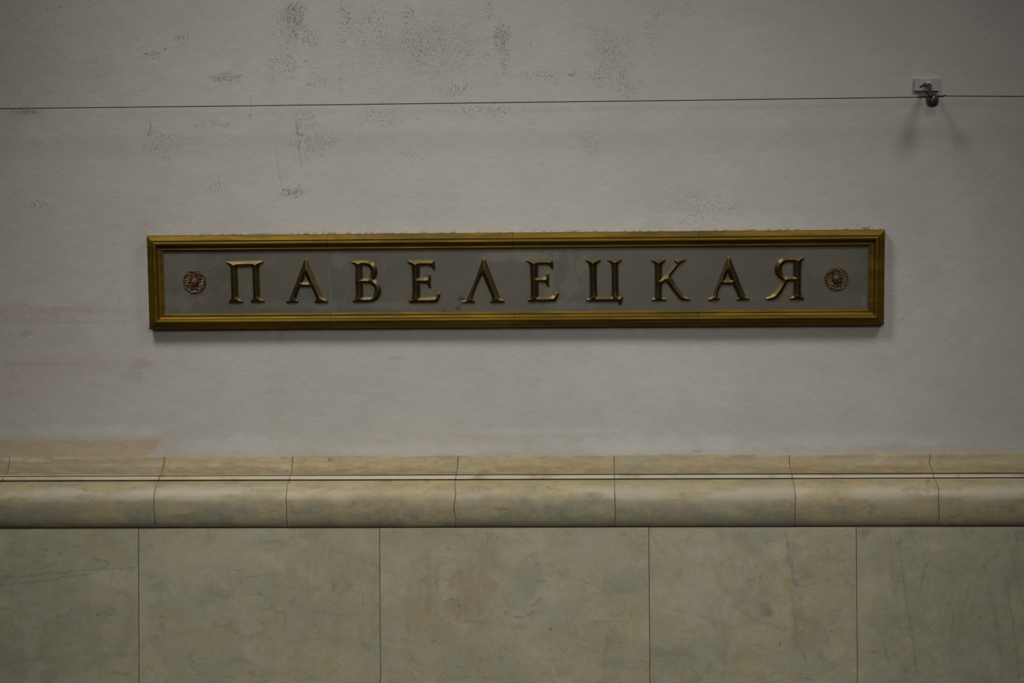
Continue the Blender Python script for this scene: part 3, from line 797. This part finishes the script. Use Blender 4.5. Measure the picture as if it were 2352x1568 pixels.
G.append((1190, 580, 'Е', [[(213,195),(930,186),(958,235,1),(970,310,1),(976,420),(955,446),(918,432),(880,370,1),(830,342,1),(750,327,1),(550,338),(548,686),(680,684,1),(745,655,1),(795,570),(820,548),(852,570),(858,930),(835,948),(805,935),(785,880,1),(740,830,1),(670,812,1),(560,812),(562,1212),(860,1205,1),(965,1180,1),(1025,1120,1),(1062,1085),(1095,1078),(1130,1115),(1100,1220,1),(1060,1315),(1010,1354),(320,1362),(275,1352),(260,1302),(318,1250,1),(342,1190,1),(352,1000,1),(340,600,1),(325,330,1),(290,282,1),(215,228)]]))
G.append((1330, 580, 'Ц', [[(175,182),(380,170,1),(580,170),(602,215),(560,262,1),(505,315,1),(490,400,1),(490,900,1),(500,1150,1),(520,1207),(890,1207),(905,1100,1),(905,600,1),(893,370,1),(880,295,1),(840,252,1),(788,225),(788,180),(1000,168,1),(1180,163),(1196,200),(1150,250,1),(1098,305,1),(1082,400,1),(1090,1000,1),(1100,1150,1),(1125,1200,1),(1217,1213),(1200,1340,1),(1165,1432),(1110,1432),(1085,1375,1),(1050,1348),(240,1357),(203,1337),(213,1290),(270,1250,1),(295,1180,1),(300,1050,1),(290,600,1),(270,330,1),(238,268,1),(176,225)]]))
G.append((1480, 580, 'К', [[(193,178),(580,172),(594,225),(540,268,1),(502,325,1),(490,400,1),(482,720),(560,640),(700,470,1),(830,312,1),(852,262,1),(836,218),(868,172),(1140,152),(1158,210),(1080,258,1),(1000,312,1),(930,390,1),(730,632),(760,690),(850,850,1),(1000,1060,1),(1100,1180,1),(1180,1232,1),(1256,1262),(1255,1322),(1150,1327,1),(1020,1305,1),(930,1240,1),(800,1070,1),(625,835),(565,800),(488,890),(478,1000,1),(480,1150,1),(508,1240,1),(602,1270),(606,1327),(213,1332),(203,1280),(265,1250,1),(288,1180,1),(298,1000,1),(290,500,1),(280,325,1),(250,268,1),(193,232)]]))
G.append((1610, 580, 'А', [[(718,165),(765,102,1),(818,155),(1000,620),(1190,1100,1),(1240,1190,1),(1335,1252),(1333,1312),(995,1322),(983,1280),(1020,1240,1),(1010,1180,1),(880,882),(560,882),(475,1100,1),(462,1200,1),(515,1260),(502,1312),(205,1328),(193,1282),(270,1240,1),(322,1180,1),(390,1020,1)],
          [(740,540),(662,748),(815,748)]]))
G.append((1745, 575, 'Я', [[(1150,170,1),(1237,180),(1225,238),(1168,305,1),(1152,400,1),(1140,800,1),(1137,1150,1),(1160,1240,1),(1220,1290),(1217,1357),(833,1362),(833,1305),(900,1270,1),(932,1200,1),(935,850),(825,845),(765,890),(690,1020,1),(570,1220,1),(450,1330,1),(330,1364,1),(190,1372),(163,1330),(240,1280,1),(350,1215,1),(430,1120,1),(590,870,1),(605,800),(510,740,1),(440,650,1),(412,520,1),(440,400,1),(510,280,1),(620,205,1),(740,186,1)],
          [(935,320),(780,320,1),(680,355,1),(620,440,1),(610,540,1),(640,640,1),(710,705,1),(800,720,1),(930,720)]]))
ZS = 1447/120.0
def letter(ox, oy, ch, loops):
    polys = []
    for lp in loops:
        q = [uv_at(ox+p[0]/ZS, oy+p[1]/ZS, HP+0.004) for p in spl(lp)]
        r = []
        n = len(q)
        for i in range(n):                        # subdivide long edges
            a, b = np.array(q[i]), np.array(q[(i+1) % n])
            k = max(1, int(np.linalg.norm(b-a)/0.0014))
            for j in range(k):
                r.append(a+(b-a)*j/k)
        polys.append(np.array(r))
    allv, edges = [], []
    for r in polys:
        o = len(allv)
        allv += [Vector((p[0], p[1])) for p in r]
        edges += [(o+i, o+(i+1) % len(r)) for i in range(len(r))]
    nb = len(allv)
    A = np.concatenate(polys)
    Bn = np.concatenate([np.roll(r, -1, 0) for r in polys])
    def inside(x, y):
        c = np.zeros(x.shape, bool)
        for (x0, y0), (x1, y1) in zip(A, Bn):
            if y0 == y1:
                continue
            t = ((y0 > y) != (y1 > y)) & (x < (x1-x0)*(y-y0)/(y1-y0)+x0)
            c ^= t
        return c
    def dist(x, y):
        d = np.full(x.shape, 9.0)
        for a, b in zip(A, Bn):
            e = b-a
            t = np.clip(((x-a[0])*e[0]+(y-a[1])*e[1])/(e@e+1e-15), 0, 1)
            d = np.minimum(d, np.hypot(x-a[0]-t*e[0], y-a[1]-t*e[1]))
        return d
    st = 0.0009
    gx, gy = np.meshgrid(np.arange(A[:, 0].min(), A[:, 0].max(), st), np.arange(A[:, 1].min(), A[:, 1].max(), st))
    gx[::2] += st/2
    gx, gy = gx.ravel(), gy.ravel()
    k = inside(gx, gy)
    gx, gy = gx[k], gy[k]
    d = dist(gx, gy)
    k = d > 0.0005
    gx, gy, d = gx[k], gy[k], d[k]
    pts = allv + [Vector((a, b)) for a, b in zip(gx, gy)]
    res = delaunay_2d_cdt(pts, edges, [], 0, 1e-7)
    vv = np.array([tuple(p) for p in res[0]])
    tri = np.array(res[2])
    cen = vv[tri].mean(1)
    tri = tri[inside(cen[:, 0], cen[:, 1])]
    dd = dist(vv[:, 0], vv[:, 1])
    H0, SL = HP+0.0045, 0.80
    hh = H0 + SL*dd
    verts = [L(p[0], p[1], h) for p, h in zip(vv, hh)]
    faces = [tuple(t) for t in tri]
    # side walls down to the plate, from the boundary edges
    cnt = {}
    for t in faces:
        for i in range(3):
            e = (t[i], t[(i+1) % 3])
            cnt[e] = cnt.get(e, 0)+1
    low = {}
    def lo(i):
        if i not in low:
            low[i] = len(verts)
            verts.append(L(vv[i][0], vv[i][1], HP-0.0004))
            verts.append(L(vv[i][0], vv[i][1], H0))
        return low[i]
    for (a, b) in list(cnt):
        if (b, a) not in cnt:
            faces.append((lo(b)+1, lo(a)+1, lo(a), lo(b)))
    o = raw('letter', verts, faces, M_LETTER, sign)
    o.data.polygons.foreach_set('use_smooth', [len(f) == 3 for f in faces])
    o['label'] = 'raised bronze letter ' + ch
    return o
for g_ in G:
    letter(*g_)

# ---- rosettes: an embossed disc of leaves round a boss
def rosette(px, py, ph, wear, lab):
    u, v = uv_at(px, py, HP+0.004)
    R = 0.0405
    nr, nt = 56, 216
    vs_, fs = [], []
    for i in range(nr):
        r = i/(nr-1)
        for j in range(nt):
            a = j/nt*2*math.pi
            k = 8*(a+ph)
            sct = (k/(2*math.pi)) % 1.0*2-1                 # across one of the eight leaves
            h = 0.0032
            if 0.36 < r < 0.95:
                q = (r-0.38)/0.52
                e_ = math.hypot((q-0.5)/0.52, sct*(0.95+0.35*(1-q)))
                h += 0.0026*math.exp(-((e_-0.86)/0.16)**2)                      # raised leaf outline
                h += 0.0017*max(0, 1-e_/0.7)                                    # cupped middle
                h += 0.0010*math.cos(sct*9)*max(0, 1-e_)                        # veins
                h += wear*0.0020*math.exp(-((abs(sct)-1)/0.22)**2-((q-0.86)/0.16)**2)  # curl between leaves
            if r >= 0.88:
                h += 0.0022*math.sin(min(1, (r-0.88)/0.12)*math.pi)**0.7
            if r < 0.40:
                h -= 0.0015*max(0, 1-abs(r-0.385)/0.05)
            h = 0.0032 + (h-0.0032)*(0.55+0.45*wear)
            h += 0.0004*math.sin(a*23+r*17)*wear*(r > 0.4)
            rr = R*r*(1 + 0.012*math.cos(k)*r)
            edge = HP-0.0003 if i == nr-1 else HP+h*(1 if i < nr-2 else 0.75)
            vs_.append(L(u+rr*math.cos(a), v+rr*math.sin(a), edge))
    for i in range(nr-1):
        for j in range(nt):
            fs.append((i*nt+j, (i+1)*nt+j, (i+1)*nt+(j+1) % nt, i*nt+(j+1) % nt))
    o = raw('rosette', vs_, fs, M_ROSE, sign, True)
    o['label'] = lab
    # centre boss
    vs_, fs = [], []
    nr, nt = 26, 72
    Rb = 0.0150
    for i in range(nr):
        r = i/(nr-1)
        for j in range(nt):
            a = j/nt*2*math.pi
            h = 0.0062 + 0.0090*math.sqrt(max(0, 1-r*r)) - 0.0016*max(0, 1-abs(r-0.62)/0.12)
            h += 0.0009*math.cos(5*(a+ph))*math.sin(min(1, r*1.7)*math.pi) if r < 0.59 else 0
            if i == nr-1:
                h = 0.0025
            vs_.append(L(u+Rb*r*math.cos(a), v+Rb*r*math.sin(a), HP+h))
    for i in range(nr-1):
        for j in range(nt):
            fs.append((i*nt+j, (i+1)*nt+j, (i+1)*nt+(j+1) % nt, i*nt+(j+1) % nt))
    raw('boss', vs_, fs, M_ROSE, o, True)
rosette(446.5, 647, 0.35, 0.45, 'left embossed bronze rosette, worn smooth')
rosette(1921.5, 640, 0.2, 1.0, 'right embossed bronze rosette with crisp leaves')

# ------------------------------------------------------------------ wire and its bracket
def tube(name, pts, rad, mat, parent=None, seg=12, caps=True, sm=True):
    pts = [Vector(p) for p in pts]
    rad = rad if isinstance(rad, (list, tuple)) else [rad]*len(pts)
    vs_, fs = [], []
    for i, p in enumerate(pts):
        t = (pts[min(i+1, len(pts)-1)] - pts[max(i-1, 0)]).normalized()
        a = t.cross(Vector((0.13, 0.31, 0.94))).normalized()
        b = t.cross(a).normalized()
        for k in range(seg):
            an = 2*math.pi*k/seg
            vs_.append(p + (a*math.cos(an)+b*math.sin(an))*rad[i])
    for i in range(len(pts)-1):
        for k in range(seg):
            fs.append((i*seg+k, i*seg+(k+1) % seg, (i+1)*seg+(k+1) % seg, (i+1)*seg+k))
    if caps:
        fs.append(tuple(range(seg))[::-1])
        fs.append(tuple(range((len(pts)-1)*seg, len(pts)*seg)))
    return raw(name, vs_, fs, mat, parent, sm)
HW = 0.105                                        # wire stands this far off the plaster
def PP(px, py, h):
    return P(*uv_at(px, py, h), h)
wp = [PP(x, y, HW) for x, y in [(0,249.5),(300,246),(575,242.8),(800,240),(1176,235.2),(1576,230.4),(1700,228.6),(2000,224.6),(2108,223),(2141,221.4),(2172,220.4),(2260,220.8),(2352,221.2)]]
wp = [wp[0]+(wp[0]-wp[1]).normalized()*1.9] + wp + [wp[-1]+(wp[-1]-wp[-2]).normalized()*1.6]
wire = tube('support_wire', wp, 0.00165, M_WIRE, None, 10)
wire['label'] = 'thin dark wire stretched across the plaster wall above the sign'
wire['category'] = 'wire'

bo = PP(2130, 194, 0.0)
BM = Matrix.Translation(bo) @ B.to_4x4()
br_ = thing('wire_bracket', None, 'small wall bracket with white plate and dark insulator knob holding the wire', 'bracket', None, BM)
BI = BM.inverted()
def LB(p):
    return BI @ Vector(p)
def LBp(px, py, h):
    return LB(PP(px, py, h))
def slab(name, cor, h0, h1, mat, parent, bev=0.0012):
    q0 = [LBp(x, y, h1) for x, y in cor]
    top = [Vector((p.x, -h1, p.z)) for p in q0]
    c = sum(top, Vector())/4
    mid = [Vector((p.x, -h1+bev, p.z)) for p in q0]
    top2 = [Vector((c.x+(p.x-c.x)*(1-bev/0.03), -h1, c.z+(p.z-c.z)*(1-bev/0.02))) for p in q0]
    bot = [Vector((p.x, -h0, p.z)) for p in q0]
    vs_ = top2+mid+bot
    fs = [(0, 1, 2, 3), (11, 10, 9, 8)]
    for r in (0, 4):
        for k in range(4):
            fs.append((r+k, r+4+k, r+4+(k+1) % 4, r+(k+1) % 4))
    return raw(name, vs_, fs, mat, parent)
bp = slab('base_plate', [(2101.5,180), (2158.5,178.5), (2157,209), (2100.5,209)], -0.004, 0.012, M_PAINT, br_)
bp['label'] = 'rectangular plate painted over in wall white'
# dirt hole and white blob on the plate
sc_ = []
def flake(name, pts, h, th, mat, parent):
    n = len(pts)
    f = [LBp(x, y, h) for x, y in pts]
    vs_ = [Vector((p.x, -h-th, p.z)) for p in f] + [Vector((p.x, -h+0.001, p.z)) for p in f]
    fs = [tuple(range(n))] + [(k, k+n, (k+1) % n+n, (k+1) % n) for k in range(n)]
    return raw(name, vs_, fs, mat, parent)
flake('chipped_patch', [(2111,202),(2113,197.5),(2118,196),(2121,191.5),(2127,189.5),(2130,194),(2139,194),(2141,195.5),(2139,199),(2134,199.5),(2130,200),(2122,199),(2117,200.5)], 0.012, 0.0008, M_IRON, bp)
nut = tube('nut', [LBp(2132.3,192.8,0.010), LBp(2132.5,192.6,0.020), LBp(2132.6,193,0.027), LBp(2132.8,193.2,0.030)], [0.0095, 0.0092, 0.0075, 0.003], M_CHALK, br_, 6, True, False)
nut['label'] = 'nut blobbed with white paint'
arm = tube('arm', [LBp(2132.5,193.5,0.022), LBp(2133,196,0.040), LBp(2134,201,0.058), LBp(2135.5,207,0.074), LBp(2136,212,0.102), LBp(2137,218,0.122), LBp(2139,223,0.128)],
           [0.0064, 0.0062, 0.0060, 0.0064, 0.0072, 0.0085, 0.0060], M_IRON, br_, 14)
# insulator knob: a squat body of revolution hanging from the arm
def knob():
    c = LBp(2140.8, 229.5, 0.108)
    prof = [(0.0, 0.0262), (0.005, 0.0258), (0.0092, 0.0235), (0.0125, 0.0195), (0.0165, 0.0150), (0.0195, 0.0100), (0.0212, 0.0040), (0.0218, -0.002), (0.0210, -0.009), (0.0188, -0.0150),
            (0.0160, -0.0195), (0.0125, -0.0228), (0.0078, -0.0248), (0.0, -0.0255)]
    ax = Vector((0.14, -0.10, -1)).normalized()
    a = ax.cross(Vector((0, 1, 0))).normalized()
    b = ax.cross(a)
    vs_, fs, seg = [], [], 40
    for r, h in prof:
        for k in range(seg):
            an = 2*math.pi*k/seg
            vs_.append(c - ax*h + (a*math.cos(an)+b*math.sin(an))*r)
    for i in range(len(prof)-1):
        for k in range(seg):
            fs.append((i*seg+k, i*seg+(k+1) % seg, (i+1)*seg+(k+1) % seg, (i+1)*seg+k))
    o = raw('insulator', vs_, fs, M_KNOB, br_, True)
    o['label'] = 'round dark insulator knob'
knob()
tube('wire_sleeve', [LBp(2108.5,222.8,HW), LBp(2109,222.8,HW), LBp(2118,222.2,HW), LBp(2131,221.6,HW)], [0.002, 0.0036, 0.0036, 0.0036], M_IRON, br_, 12)
tube('wire_sleeve', [LBp(2150,221.2,HW), LBp(2166,221,HW), LBp(2170,219.6,HW), LBp(2172,218,HW)], [0.0034, 0.0034, 0.0032, 0.0014], M_IRON, br_, 12)
